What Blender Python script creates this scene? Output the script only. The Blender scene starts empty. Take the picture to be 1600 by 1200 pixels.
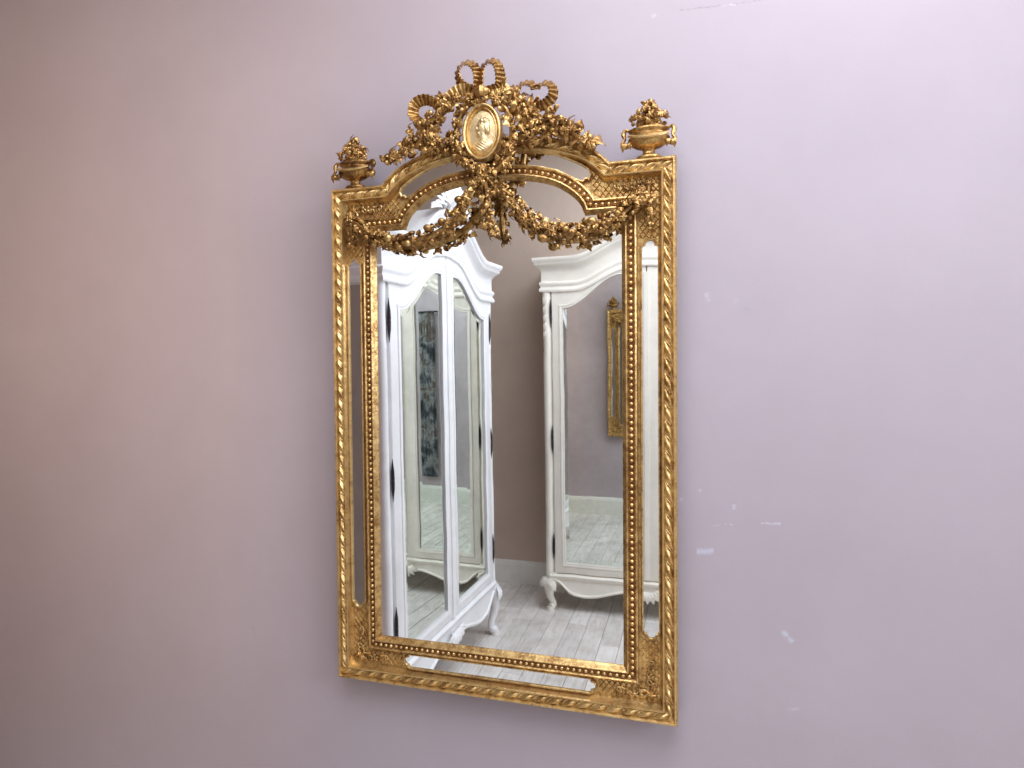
import bpy, math, random
import numpy as np
from mathutils import Vector, Matrix
rnd = random.Random(7)
R = math.radians
scene = bpy.context.scene
col = scene.collection

# ------------------------------------------------------------------ camera
# The camera was solved from the photograph relative to the plane of the gilt mirror
# (its lower edge centre is the origin); the mirror leans out from the wall by LEAN.
FPX = 980.0
MH = 1.33                      # height of the rectangular frame in metres
LEAN = R(1.4)
CAM_H = 1.66                   # camera above floor
YAW, PITCH, ROLL = 0.28808, -0.02365, -0.00902
CL = np.array([0.37379, -1.12375, 0.63283]) * MH
c_, s_ = math.cos, math.sin
FW = np.array([-s_(YAW)*c_(PITCH), c_(YAW)*c_(PITCH), s_(PITCH)])
RT = np.array([c_(YAW), s_(YAW), 0.0]); UP = np.cross(RT, FW)
R2 = c_(ROLL)*RT + s_(ROLL)*UP
U2 = -s_(ROLL)*RT + c_(ROLL)*UP
ML = np.array([[1, 0, 0], [0, c_(LEAN), -s_(LEAN)], [0, s_(LEAN), c_(LEAN)]])
ZB = CAM_H - (ML @ CL)[2]
TL = np.array([0, 0, ZB])
WY = 0.060                     # y of the wall behind the mirror

def loc(px, py, y=0.0):
    """photo pixel -> point of the mirror's own space at depth y"""
    d = FW*FPX + R2*(px-800) + U2*(600-py)
    return CL + d*((y-CL[1])/d[1])

def on_wall(px, py):
    d = ML @ (FW*FPX + R2*(px-800) + U2*(600-py)); o = ML @ CL + TL
    return o + d*((WY-o[1])/d[1])

cam = bpy.data.cameras.new('camera'); camo = bpy.data.objects.new('camera', cam)
col.objects.link(camo)
cam.sensor_fit = 'HORIZONTAL'; cam.sensor_width = 36; cam.lens = FPX/1600*36
cam.clip_start = 0.02; cam.clip_end = 100
wr, wu, wf, wp = ML@R2, ML@U2, ML@FW, ML@CL+TL
camo.matrix_world = Matrix(((wr[0], wu[0], -wf[0], wp[0]), (wr[1], wu[1], -wf[1], wp[1]), (wr[2], wu[2], -wf[2], wp[2]), (0, 0, 0, 1)))
scene.camera = camo

# ------------------------------------------------------------------ light
world = bpy.data.worlds.new('World'); scene.world = world; world.use_nodes = True
world.node_tree.nodes['Background'].inputs[0].default_value = (0.75, 0.8, 1.0, 1)
world.node_tree.nodes['Background'].inputs[1].default_value = 0.05

def area(name, loc_, target, sx, sy, power, color):
    l = bpy.data.lights.new(name, 'AREA'); l.shape = 'RECTANGLE'; l.size = sx; l.size_y = sy
    l.energy = power; l.color = color
    o = bpy.data.objects.new(name, l); col.objects.link(o)
    o.location = loc_
    o.rotation_euler = (Vector(target)-Vector(loc_)).to_track_quat('-Z', 'Y').to_euler()
    return o
area('skylight', (0.60, -1.30, 3.36), (0.48, -1.20, 0.0), 2.3, 1.4, 72, (0.85, 0.90, 1.0))
area('window_light', (3.45, -1.7, 2.55), (-0.8, -1.70, 1.60), 1.6, 1.2, 74, (0.78, 0.87, 1.0))
area('warm_bounce_fill', (-2.1, -2.4, 2.2), (-0.72, 0.0, 1.98), 0.9, 0.7, 10.5, (1.0, 0.68, 0.40)).data.spread = R(105)  # added fill that supplies the warm bounce on the left of the wall

vs = scene.view_settings
vs.view_transform = 'Standard'; vs.look = 'None'; vs.exposure = 0.0; vs.gamma = 1.0
vs.use_curve_mapping = False
scene.cycles.max_bounces = 14; scene.cycles.glossy_bounces = 10; scene.cycles.diffuse_bounces = 5
scene.cycles.sample_clamp_indirect = 6.0
scene.cycles.caustics_reflective = False

# ------------------------------------------------------------------ materials
def new_mat(name):
    m = bpy.data.materials.new(name); m.use_nodes = True
    nt = m.node_tree; b = nt.nodes['Principled BSDF']
    return m, nt, b

def N(nt, t, **kw):
    n = nt.nodes.new(t)
    for k, v in kw.items(): setattr(n, k, v)
    return n

def math_(nt, op, a, b=None, clamp=False):
    n = N(nt, 'ShaderNodeMath', operation=op, use_clamp=clamp)
    for i, v in enumerate((a, b)):
        if v is None: continue
        if isinstance(v, (int, float)): n.inputs[i].default_value = v
        else: nt.links.new(v, n.inputs[i])
    return n.outputs[0]

def noise(nt, scale, detail=4, rough=0.55, vec=None, dist=0.0):
    n = N(nt, 'ShaderNodeTexNoise'); n.inputs['Scale'].default_value = scale
    n.inputs['Detail'].default_value = detail; n.inputs['Roughness'].default_value = rough
    n.inputs['Distortion'].default_value = dist
    if vec is not None: nt.links.new(vec, n.inputs['Vector'])
    return n.outputs[0]

def ramp(nt, fac, stops):
    n = N(nt, 'ShaderNodeValToRGB')
    while len(n.color_ramp.elements) < len(stops): n.color_ramp.elements.new(0.5)
    for e, (p, c) in zip(n.color_ramp.elements, stops):
        e.position = p; e.color = (*c, 1) if len(c) == 3 else c
    nt.links.new(fac, n.inputs[0]); return n.outputs[0]

def mix(nt, fac, a, b, blend='MIX'):
    n = N(nt, 'ShaderNodeMix', data_type='RGBA', blend_type=blend)
    if isinstance(fac, (int, float)): n.inputs[0].default_value = fac
    else: nt.links.new(fac, n.inputs[0])
    for i, v in ((6, a), (7, b)):
        if isinstance(v, tuple): n.inputs[i].default_value = (*v, 1)
        else: nt.links.new(v, n.inputs[i])
    return n.outputs[2]

def bump(nt, b, h, strength, dist):
    n = N(nt, 'ShaderNodeBump'); n.inputs['Strength'].default_value = strength
    n.inputs['Distance'].default_value = dist
    nt.links.new(h, n.inputs['Height']); nt.links.new(n.outputs[0], b.inputs['Normal'])

def geo_pos(nt):
    return N(nt, 'ShaderNodeNewGeometry').outputs['Position']

def gilt(name, light, mid, dark, r0=0.24, r1=0.5, grain=260, bs=0.5, thr=(0.30, 0.52, 0.75)):
    m, nt, b = new_mat(name)
    p = geo_pos(nt)
    n1 = noise(nt, 38, 6, 0.62, p); n2 = noise(nt, 150, 3, 0.6, p); n3 = noise(nt, grain, 2, 0.5, p)
    f = math_(nt, 'ADD', math_(nt, 'MULTIPLY', n1, 0.6), math_(nt, 'MULTIPLY', n2, 0.4))
    oi = N(nt, 'ShaderNodeObjectInfo')
    f = math_(nt, 'ADD', f, math_(nt, 'MULTIPLY', math_(nt, 'SUBTRACT', oi.outputs['Random'], 0.5), 0.13))
    nt.links.new(ramp(nt, f, [(thr[0], dark), (thr[1], mid), (thr[2], light)]), b.inputs['Base Color'])
    b.inputs['Metallic'].default_value = 0.84
    mr = N(nt, 'ShaderNodeMapRange'); nt.links.new(n2, mr.inputs[0])
    mr.inputs[1].default_value = 0.3; mr.inputs[2].default_value = 0.7
    mr.inputs[3].default_value = r1; mr.inputs[4].default_value = r0
    nt.links.new(mr.outputs[0], b.inputs['Roughness'])
    bump(nt, b, math_(nt, 'ADD', n2, math_(nt, 'MULTIPLY', n3, 0.5)), bs, 0.0012)
    return m
GOLD = gilt('gilt_gold', (0.86, 0.63, 0.31), (0.71, 0.475, 0.195), (0.31, 0.155, 0.05), 0.26, 0.5, bs=0.7, thr=(0.33, 0.50, 0.70))
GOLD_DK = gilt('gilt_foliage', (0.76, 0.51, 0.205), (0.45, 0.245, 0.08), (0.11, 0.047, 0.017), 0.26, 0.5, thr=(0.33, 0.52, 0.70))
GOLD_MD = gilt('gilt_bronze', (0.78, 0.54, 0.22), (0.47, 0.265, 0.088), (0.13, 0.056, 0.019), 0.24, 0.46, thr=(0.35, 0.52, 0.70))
GOLD_LT = gilt('gilt_burnished', (0.92, 0.70, 0.36), (0.74, 0.50, 0.21), (0.38, 0.19, 0.06), 0.14, 0.32)
BOLE = gilt('gilt_red_bole', (0.50, 0.25, 0.08), (0.29, 0.12, 0.042), (0.15, 0.055, 0.02), 0.3, 0.5)
CAMEO = gilt('gilt_cameo', (0.86, 0.69, 0.42), (0.76, 0.58, 0.32), (0.52, 0.34, 0.15), 0.36, 0.5)

def mirror_mat(name, c, spots=0.0):
    m, nt, b = new_mat(name)
    b.inputs['Base Color'].default_value = (*c, 1)
    b.inputs['Metallic'].default_value = 1.0; b.inputs['Roughness'].default_value = 0.012
    p = geo_pos(nt)
    n = noise(nt, 5, 5, 0.7, p)
    nt.links.new(ramp(nt, n, [(0.35, tuple(v*0.91 for v in c)), (0.6, c)]), b.inputs['Base Color'])
    bump(nt, b, noise(nt, 4.5, 2, 0.4, p), 0.05, 0.004)
    mr = N(nt, 'ShaderNodeMapRange'); nt.links.new(noise(nt, 11, 5, 0.7, p), mr.inputs[0])
    mr.inputs[1].default_value = 0.5; mr.inputs[2].default_value = 0.8; mr.inputs[3].default_value = 0.008; mr.inputs[4].default_value = 0.05
    nt.links.new(mr.outputs[0], b.inputs['Roughness'])
    return m
GLASS = mirror_mat('old_mirror_glass', (0.94, 0.945, 0.93))
GLASS_A = mirror_mat('armoire_mirror_glass', (0.84, 0.90, 0.85))

def plain(name, c, rough=0.6, metal=0.0, var=0.08, scale=20, bs=0.15, bd=0.001, spec=0.5):
    m, nt, b = new_mat(name)
    p = geo_pos(nt)
    n = noise(nt, scale, 5, 0.6, p)
    lo = tuple(v*(1-var) for v in c); hi = tuple(min(1, v*(1+var)) for v in c)
    nt.links.new(ramp(nt, n, [(0.3, lo), (0.7, hi)]), b.inputs['Base Color'])
    b.inputs['Roughness'].default_value = rough; b.inputs['Metallic'].default_value = metal
    b.inputs['Specular IOR Level'].default_value = spec
    if bs: bump(nt, b, noise(nt, scale*6, 4, 0.6, p), bs, bd)
    return m
WHITE = plain('white_paint', (0.86, 0.86, 0.86), 0.42, var=0.04, scale=9)
CREAM = plain('cream_paint', (0.86, 0.825, 0.73), 0.45, var=0.05, scale=9)
SIDE = plain('taupe_side_panel', (0.40, 0.36, 0.32), 0.6, var=0.06, scale=6)  # side panels are a darker taupe than the armoire fronts
IRON = plain('dark_hinge_iron', (0.035, 0.025, 0.03), 0.45, 0.6, var=0.3, scale=60)
SKIRT = plain('skirting_paint', (0.80, 0.80, 0.75), 0.5, var=0.05)
CEIL = plain('ceiling_paint', (0.40, 0.38, 0.36), 0.9, var=0.02)
BACK = plain('backing_board', (0.16, 0.09, 0.05), 0.8, var=0.2)

# plaster wall with hairline cracks and scuffs
def plaster(name, marks=(), lo=(0.452, 0.387, 0.428), hi=(0.512, 0.442, 0.488)):
    m, nt, b = new_mat(name)
    p = geo_pos(nt)
    n1 = noise(nt, 1.3, 6, 0.62, p); n2 = noise(nt, 9, 6, 0.68, p)
    base = ramp(nt, n1, [(0.3, lo), (0.7, hi)])
    base = mix(nt, math_(nt, 'MULTIPLY', n2, 0.30), base, (0.42, 0.36, 0.35))
    if marks:
        sep = N(nt, 'ShaderNodeSeparateXYZ'); nt.links.new(p, sep.inputs[0])
        wob = math_(nt, 'MULTIPLY', math_(nt, 'SUBTRACT', noise(nt, 45, 5, 0.7, p), 0.5), 0.016)
        X = math_(nt, 'ADD', sep.outputs[0], wob); Z = math_(nt, 'ADD', sep.outputs[2], wob)
        brk = noise(nt, 95, 5, 0.7, p)
        for (p0, p1, w, colr, k, thr) in marks:
            a = on_wall(*p0); e = on_wall(*p1)
            ax, az = float(a[0]), float(a[2]); dx, dz = float(e[0]-a[0]), float(e[2]-a[2]); L = math.hypot(dx, dz)
            ux, uz = dx/L, dz/L
            qx = math_(nt, 'SUBTRACT', X, ax); qz = math_(nt, 'SUBTRACT', Z, az)
            s = math_(nt, 'ADD', math_(nt, 'MULTIPLY', qx, ux), math_(nt, 'MULTIPLY', qz, uz))
            t = math_(nt, 'ABSOLUTE', math_(nt, 'SUBTRACT', math_(nt, 'MULTIPLY', qx, -uz), math_(nt, 'MULTIPLY', qz, -ux)))
            ins = math_(nt, 'MULTIPLY', math_(nt, 'GREATER_THAN', s, 0.0), math_(nt, 'LESS_THAN', s, L))
            fall = math_(nt, 'SUBTRACT', 1.0, math_(nt, 'DIVIDE', t, w*1.35), True)
            fac = math_(nt, 'MULTIPLY', math_(nt, 'MULTIPLY', fall, ins), k*0.55)
            g = math_(nt, 'MULTIPLY', math_(nt, 'SUBTRACT', brk, thr+0.10), 6.0, True)
            base = mix(nt, math_(nt, 'MULTIPLY', fac, g), base, colr)
    nt.links.new(base, b.inputs['Base Color'])
    b.inputs['Roughness'].default_value = 0.62; b.inputs['Specular IOR Level'].default_value = 0.3
    h = math_(nt, 'ADD', noise(nt, 3.2, 5, 0.5, p), math_(nt, 'MULTIPLY', noise(nt, 140, 4, 0.65, p), 0.07))
    h = math_(nt, 'ADD', h, math_(nt, 'MULTIPLY', noise(nt, 28, 3, 0.5, p), 0.10))
    bump(nt, b, h, 0.34, 0.008)
    return m
DK = (0.34, 0.26, 0.25); LT = (0.74, 0.72, 0.78); VDK = (0.22, 0.16, 0.18)
MARKS = [
    ((350, 117), (640, 72), 0.003, DK, 0.8, 0.47), ((600, 80), (860, 46), 0.0025, DK, 0.6, 0.46),
    ((1058, 17), (1120, 9), 0.0022, VDK, 0.9, 0.30), ((1110, 10), (1192, 0), 0.0022, VDK, 0.9, 0.36),
    ((1128, 9), (1150, 7), 0.003, LT, 0.8, 0.3),
    ((350, 757), (455, 757), 0.0035, (0.45, 0.36, 0.30), 0.8, 0.40), ((430, 764), (527, 768), 0.003, DK, 0.6, 0.42),
    ((1149, 466), (1151, 474), 0.007, (0.55, 0.50, 0.52), 0.8, 0.2), ((1163, 482), (1171, 486), 0.005, (0.36, 0.33, 0.40), 0.8, 0.25),
    ((1103, 458), (1109, 470), 0.006, LT, 0.6, 0.25), ((1020, 25), (1024, 22), 0.006, LT, 0.6, 0.25),
    ((1088, 862), (1114, 861), 0.007, (0.74, 0.76, 0.95), 0.85, 0.2), ((1115, 820), (1146, 819), 0.002, LT, 0.8, 0.3),
    ((1188, 818), (1220, 819), 0.003, LT, 0.95, 0.25), ((1120, 800), (1150, 792), 0.004, (0.48, 0.44, 0.47), 0.6, 0.38),
    ((1146, 788), (1149, 796), 0.005, LT, 0.8, 0.2), ((1178, 863), (1222, 861), 0.0022, (0.42, 0.36, 0.40), 0.6, 0.3),
    ((1222, 986), (1238, 1004), 0.007, (0.70, 0.82, 0.92), 0.8, 0.2), ((1091, 766), (1095, 769), 0.005, LT, 0.7, 0.2),
    ((1063, 778), (1067, 782), 0.005, LT, 0.7, 0.2), ((1232, 1108), (1249, 1107), 0.003, LT, 0.6, 0.25),
    ((395, 975), (400, 1000), 0.004, DK, 0.5, 0.35), ((430, 1015), (444, 1012), 0.005, DK, 0.4, 0.35),
    ((355, 655), (372, 640), 0.006, (0.46, 0.40, 0.36), 0.5, 0.35),
]
WALL = plaster('pink_plaster', MARKS)
WALL2 = plaster('warm_bounce_plaster', (), (0.57, 0.455, 0.365), (0.62, 0.50, 0.405))  # opposite wall: warm bounce light is put into the plaster colour
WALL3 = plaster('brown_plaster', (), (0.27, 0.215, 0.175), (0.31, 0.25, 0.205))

def wood_floor():
    m, nt, b = new_mat('whitewashed_boards')
    p = geo_pos(nt)
    oi = N(nt, 'ShaderNodeObjectInfo')
    mp = N(nt, 'ShaderNodeMapping'); nt.links.new(p, mp.inputs[0]); mp.inputs['Scale'].default_value = (9, 1.2, 1)
    add = N(nt, 'ShaderNodeVectorMath', operation='ADD'); nt.links.new(mp.outputs[0], add.inputs[0])
    cx = N(nt, 'ShaderNodeCombineXYZ'); nt.links.new(math_(nt, 'MULTIPLY', oi.outputs['Random'], 40), cx.inputs[1])
    nt.links.new(cx.outputs[0], add.inputs[1])
    n = noise(nt, 5, 6, 0.65, add.outputs[0], 0.6); n2 = noise(nt, 7, 5, 0.65, p)
    base = ramp(nt, n, [(0.26, (0.54, 0.49, 0.43)), (0.45, (0.80, 0.765, 0.72)), (0.72, (0.90, 0.88, 0.85))])
    base = mix(nt, ramp(nt, n2, [(0.45, (0, 0, 0)), (0.7, (0.6, 0.6, 0.6))]), base, (0.56, 0.49, 0.43))
    br = N(nt, 'ShaderNodeMapRange'); nt.links.new(oi.outputs['Random'], br.inputs[0]); br.inputs[3].default_value = 0.86; br.inputs[4].default_value = 1.04
    vm = N(nt, 'ShaderNodeVectorMath', operation='SCALE'); nt.links.new(base, vm.inputs[0]); nt.links.new(br.outputs[0], vm.inputs['Scale'])
    nt.links.new(vm.outputs[0], b.inputs['Base Color'])
    b.inputs['Roughness'].default_value = 0.5
    bump(nt, b, n, 0.3, 0.002)
    return m
BOARDS = wood_floor()

# ------------------------------------------------------------------ mesh helpers
class MB:
    def __init__(self): self.v = []; self.f = []
    def add(self, vs, fs):
        k = len(self.v); self.v += [tuple(map(float, p)) for p in vs]; self.f += [tuple(i+k for i in f) for f in fs]
        return self
    def box(self, x0, x1, y0, y1, z0, z1):
        return self.add([(x0,y0,z0),(x1,y0,z0),(x1,y1,z0),(x0,y1,z0),(x0,y0,z1),(x1,y0,z1),(x1,y1,z1),(x0,y1,z1)],
                        [(0,3,2,1),(4,5,6,7),(0,1,5,4),(1,2,6,5),(2,3,7,6),(3,0,4,7)])
    def grid(self, rows, close_u=False, close_v=False):
        n, m = len(rows), len(rows[0]); k = len(self.v)
        for r in rows: self.v += [tuple(map(float, p)) for p in r]
        for i in range(n if close_u else n-1):
            for j in range(m if close_v else m-1):
                i2, j2 = (i+1) % n, (j+1) % m
                self.f.append((k+i*m+j, k+i*m+j2, k+i2*m+j2, k+i2*m+j))
        return self
    def tube(self, pts, rad, seg=8, cap=True):
        pts = [Vector(p) for p in pts]; rows = []
        prev = None
        for i, p in enumerate(pts):
            t = (pts[min(i+1, len(pts)-1)]-pts[max(i-1, 0)]).normalized()
            a = prev if prev is not None else (Vector((0, 1, 0)) if abs(t.y) < 0.9 else Vector((1, 0, 0)))
            u = (a - t*a.dot(t)).normalized(); w = t.cross(u); prev = u
            r = rad[i] if isinstance(rad, (list, tuple)) else rad
            rows.append([p + (u*math.cos(q)+w*math.sin(q))*r for q in [2*math.pi*j/seg for j in range(seg)]])
        k = len(self.v); self.grid(rows, close_v=True)
        if cap:
            self.f.append(tuple(k+j for j in range(seg))[::-1]); e = k+(len(rows)-1)*seg
            self.f.append(tuple(e+j for j in range(seg)))
        return self
    def lathe(self, prof, seg=24, c=(0, 0, 0), sy=1.0, flute=0.0, nfl=12, frange=None):
        rows = []
        for i, (r, z) in enumerate(prof):
            row = []
            for j in range(seg):
                q = 2*math.pi*j/seg
                rr = r
                if flute and frange and frange[0] <= z <= frange[1]: rr = r*(1-flute*(0.5+0.5*math.cos(q*nfl)))
                row.append((c[0]+rr*math.cos(q), c[1]+rr*math.sin(q)*sy, c[2]+z))
            rows.append(row)
        self.grid(rows, close_v=True); return self
    def mesh(self, name, mat, smooth=True, angle=38):
        me = bpy.data.meshes.new(name); me.from_pydata(self.v, [], self.f); me.validate()
        if mat: me.materials.append(mat)
        import bmesh
        bm = bmesh.new(); bm.from_mesh(me); bmesh.ops.recalc_face_normals(bm, faces=bm.faces); bm.to_mesh(me); bm.free()
        if smooth:
            me.polygons.foreach_set('use_smooth', [True]*len(me.polygons)); me.set_sharp_from_angle(angle=R(angle))
        me.update(); return me
    def build(self, name, mat, parent=None, **kw):
        return link(name, self.mesh(name, mat, **kw), parent)

def link(name, me, parent=None, mw=None):
    o = bpy.data.objects.new(name, me); col.objects.link(o); o.parent = parent
    if mw is not None: o.matrix_local = mw
    return o

def empty(name, loc_, label, cat, rot=(0, 0, 0)):
    o = bpy.data.objects.new(name, None); col.objects.link(o); o.location = loc_; o.rotation_euler = rot
    o['label'] = label; o['category'] = cat; o.empty_display_size = 0.1
    return o

def mitre(path, closed=True):
    n = len(path); out = []
    for i in range(n):
        p = np.array(path[i]); a = np.array(path[(i-1) % n]); b = np.array(path[(i+1) % n])
        if not closed and i == 0: a = 2*p-b
        if not closed and i == n-1: b = 2*p-a
        d1 = (p-a)/np.linalg.norm(p-a); d2 = (b-p)/np.linalg.norm(b-p)
        n1 = np.array([-d1[1], d1[0]]); n2 = np.array([-d2[1], d2[0]])
        out.append((n1+n2)/(1+n1@n2))
    return out

def offset(path, t, closed=True):
    return [tuple(np.array(p)+m*t) for p, m in zip(path, mitre(path, closed))]

def sweep(mb, path, prof, closed=True, y0=0.0):
    mt = mitre(path, closed)
    rows = []
    for p, m in zip(path, mt):
        rows.append([(p[0]+m[0]*t, y0+y, p[1]+m[1]*t) for t, y in prof])
    mb.grid(rows, close_u=closed); return mb

def resample(path, step, closed=True):
    """points every ~step with tangent, along a polyline"""
    P = [np.array(p, float) for p in path] + ([np.array(path[0], float)] if closed else [])
    L = [0]
    for a, b in zip(P, P[1:]): L.append(L[-1]+np.linalg.norm(b-a))
    n = max(1, round(L[-1]/step)); out = []
    for k in range(n):
        s = (k+0.5)*L[-1]/n
        i = max(j for j in range(len(L)-1) if L[j] <= s)
        d = (P[i+1]-P[i])/np.linalg.norm(P[i+1]-P[i]); out.append((P[i]+d*(s-L[i]), d))
    return out

def catmull(pts, n=8):
    P = [np.array(p, float) for p in pts]; P = [2*P[0]-P[1]]+P+[2*P[-1]-P[-2]]; out = []
    for i in range(1, len(P)-2):
        for k in range(n):
            t = k/n; a, b, c, d = P[i-1:i+3]
            out.append(0.5*((2*b)+(c-a)*t+(2*a-5*b+4*c-d)*t*t+(3*b-a-3*c+d)*t**3))
    out.append(P[-2]); return out

def frame_mat(p, x, z, s=(1, 1, 1)):
    x = Vector(x).normalized(); z = Vector(z); z = (z-x*z.dot(x))
    if z.length < 1e-4: z = x.orthogonal()
    z.normalize(); y = z.cross(x)
    m = Matrix(((x.x*s[0], y.x*s[1], z.x*s[2], p[0]), (x.y*s[0], y.y*s[1], z.y*s[2], p[1]), (x.z*s[0], y.z*s[1], z.z*s[2], p[2]), (0, 0, 0, 1)))
    return m

# ================================================================== the setting
X0, X1, Y1, Z1 = -2.9, 3.6, -2.985, 3.4
def struct(mb, name, mat, **kw):
    o = mb.build(name, mat, None, smooth=False, **kw); o['kind'] = 'structure'; return o
struct(MB().box(X0-0.1, X1+0.1, WY, WY+0.12, -0.1, Z1+0.1), 'wall', WALL)
struct(MB().box(X0-0.1, X1+0.1, Y1-0.12, Y1, -0.1, Z1+0.1), 'wall_opposite', WALL2)
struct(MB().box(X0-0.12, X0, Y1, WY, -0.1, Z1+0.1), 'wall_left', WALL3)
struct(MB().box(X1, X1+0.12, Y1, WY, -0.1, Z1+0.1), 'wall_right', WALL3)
struct(MB().box(X0, X1, Y1, WY, Z1, Z1+0.1), 'ceiling', CEIL)
floor = struct(MB().box(X0, X1, Y1, WY, -0.1, -0.014), 'floor', BOARDS)
# floor boards
bw = 0.118; k = 0; x = X0; lens = (0.62, 0.83, 1.05)
bmeshes = {}
while x < X1-0.01 and k < 320:
    w = min(bw, X1-x); y = Y1
    first = True
    while y < WY-0.02:
        L = rnd.choice(lens)*(0.55 if first and rnd.random() < .6 else 1); first = False
        L = round(min(L, WY-y)*20)/20 if WY-y > L+0.2 else WY-y
        key = (round(w, 3), round(L, 3))
        if key not in bmeshes:
            g = 0.0012; b = 0.0024
            rows = [[(g,g,-0.014),(w-g,g,-0.014),(w-g,L-g,-0.014),(g,L-g,-0.014)], [(g,g,-b),(w-g,g,-b),(w-g,L-g,-b),(g,L-g,-b)], [(g+b,g+b,0),(w-g-b,g+b,0),(w-g-b,L-g-b,0),(g+b,L-g-b,0)]]
            m_ = MB().grid(rows, close_v=True); m_.f.append((8, 9, 10, 11))
            bmeshes[key] = m_.mesh('floor_board', BOARDS, smooth=False)
        o = link('floor_board', bmeshes[key], floor); o.location = (x, y, rnd.uniform(-0.0012, 0.0012)); k += 1
        y += L
    x += bw
# skirting boards
prof = [(0, 0.0), (0.018, 0.0), (0.018, 0.145), (0.014, 0.152), (0.014, 0.158), (0.008, 0.170), (0.004, 0.176), (0, 0.178)]
for nm, yy, sgn in (('skirting_board', WY, -1), ('skirting_board', Y1, 1)):
    mb = MB(); mb.grid([[(X0, yy+sgn*a, z) for a, z in prof], [(X1, yy+sgn*a, z) for a, z in prof]])
    struct(mb, nm, SKIRT)

# ================================================================== the gilt mirror
mir = empty('gilt_mirror', (0, 0, ZB), 'tall carved gilt mirror with medallion crest and flower swags hung on pink plaster wall', 'mirror', (LEAN, 0, 0))
HW = 0.4515
def sym(right):        # right half from centre bottom .. to top centre, CCW -> full closed loop
    return right + [(-x, z) for x, z in right[::-1] if abs(x) > 1e-6]
arc_out = [(0.300,1.330),(0.283,1.347),(0.262,1.364),(0.235,1.379),(0.200,1.392),(0.165,1.402),(0.130,1.409),(0.090,1.415),(0.045,1.419),(0,1.420)]
OUT = sym([(HW, 0.0), (HW, 1.330)] + arc_out)
arc_in = [(0.252,1.232),(0.247,1.245),(0.236,1.260),(0.222,1.274),(0.206,1.287),(0.186,1.300),(0.165,1.310),(0.142,1.318),(0.118,1.324),(0.090,1.329),(0.060,1.332),(0.030,1.334),(0,1.335)]
BEAD = sym([(0.346, 0.103), (0.346, 1.232)] + arc_in)

# backing board and panel field
def plate(name, path, y0, y1, mat, parent, **kw):
    n = len(path); mb = MB()
    mb.v = [(x, y0, z) for x, z in path] + [(x, y1, z) for x, z in path]
    mb.f = [tuple(range(n)), tuple(range(2*n-1, n-1, -1))] + [(i, (i+1) % n, n+(i+1) % n, n+i) for i in range(n)]
    return mb.build(name, mat, parent, smooth=False, **kw)
plate('back_board', offset(OUT, 0.004), 0.047, 0.030, BACK, mir)
plate('panel_field', offset(OUT, 0.030), 0.030, 0.020, GOLD, mir)

# outer moulding
prof = [(0.0, 0.047), (0.0, 0.010), (0.001, 0.002), (0.004, -0.003), (0.0075, -0.003), (0.0095, 0.001), (0.0105, 0.005), (0.0285, 0.005), (0.0295, 0.000), (0.0315, -0.002), (0.034, -0.001), (0.0355, 0.004), (0.0375, 0.012), (0.041, 0.017), (0.042, 0.021)]
outer = sweep(MB(), OUT, prof).build('outer_frame', GOLD, mir)
# twisted ribbon pieces on the outer moulding
def twist_mesh(sl):
    rows = []
    for a in np.linspace(-1, 1, 9):
        row = []
        for t in np.linspace(-1, 1, 6):
            h = max(0.0, (1-abs(a)**2.4)) * max(0.0, 1-abs(t)**2.6)
            ridge = 0.82+0.18*math.cos(a*5.5)
            row.append((a*0.0135+sl*t*0.008+0.003*math.sin(t*1.6), t*0.0088, h*0.0085*ridge))
        rows.append(row)
    mb = MB().grid(rows)
    rows = []
    for a in np.linspace(-1, 1, 5):
        rows.append([(a*0.0030+sl*t*0.0075+0.0175, t*0.0078, max(0, 1-a*a)*max(0, 1-t*t)*0.006) for t in np.linspace(-1, 1, 5)])
    mb.grid(rows)
    return mb.mesh('ribbon_twist', GOLD, angle=60)
tw = {1: twist_mesh(1.0), -1: twist_mesh(-1.0)}
for p, d in resample(offset(OUT, 0.0195), 0.0365):
    sl = 1
    z = (0, -1, 0)
    m = frame_mat((p[0], 0.0048, p[1]), (d[0], 0, d[1]), z, (1.0, 1.0, rnd.uniform(0.85, 1.15)))
    link('ribbon_twist', tw[sl], outer, m)
# leaf at the mitred corners is made later from the leaf mesh

# inner frame with beads
prof = [(-0.0145, 0.020), (-0.0145, 0.010), (-0.0135, 0.006), (-0.010, 0.004), (-0.008, 0.006), (-0.0065, 0.010), (0.0055, 0.010), (0.007, 0.006), (0.009, 0.002), (0.0115, 0.001), (0.0145, 0.004), (0.0175, 0.010), (0.0205, 0.012), (0.0215, 0.014), (0.022, 0.021)]
inner = sweep(MB(), BEAD, prof).build('inner_frame', GOLD, mir)
rows = [[(0.0056*math.cos(f)*math.cos(q), 0.0056*math.cos(f)*math.sin(q), 0.0064*math.sin(f)) for q in [2*math.pi*j/10 for j in range(10)]] for f in np.linspace(0, math.pi/2*0.98, 5)]
bead_me = MB().grid(rows, close_v=True).mesh('bead', GOLD_LT, angle=180)
for p, d in resample(BEAD, 0.01505):
    link('bead', bead_me, inner, frame_mat((p[0], 0.0094, p[1]), (d[0], 0, d[1]), (0, -1, 0), (rnd.uniform(.94, 1.04),)*3))
# a thin bole-coloured groove behind the beads
sweep(MB(), BEAD, [(-0.0062, 0.0098), (0.0052, 0.0098)]).build('bead_groove', BOLE, inner)

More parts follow.
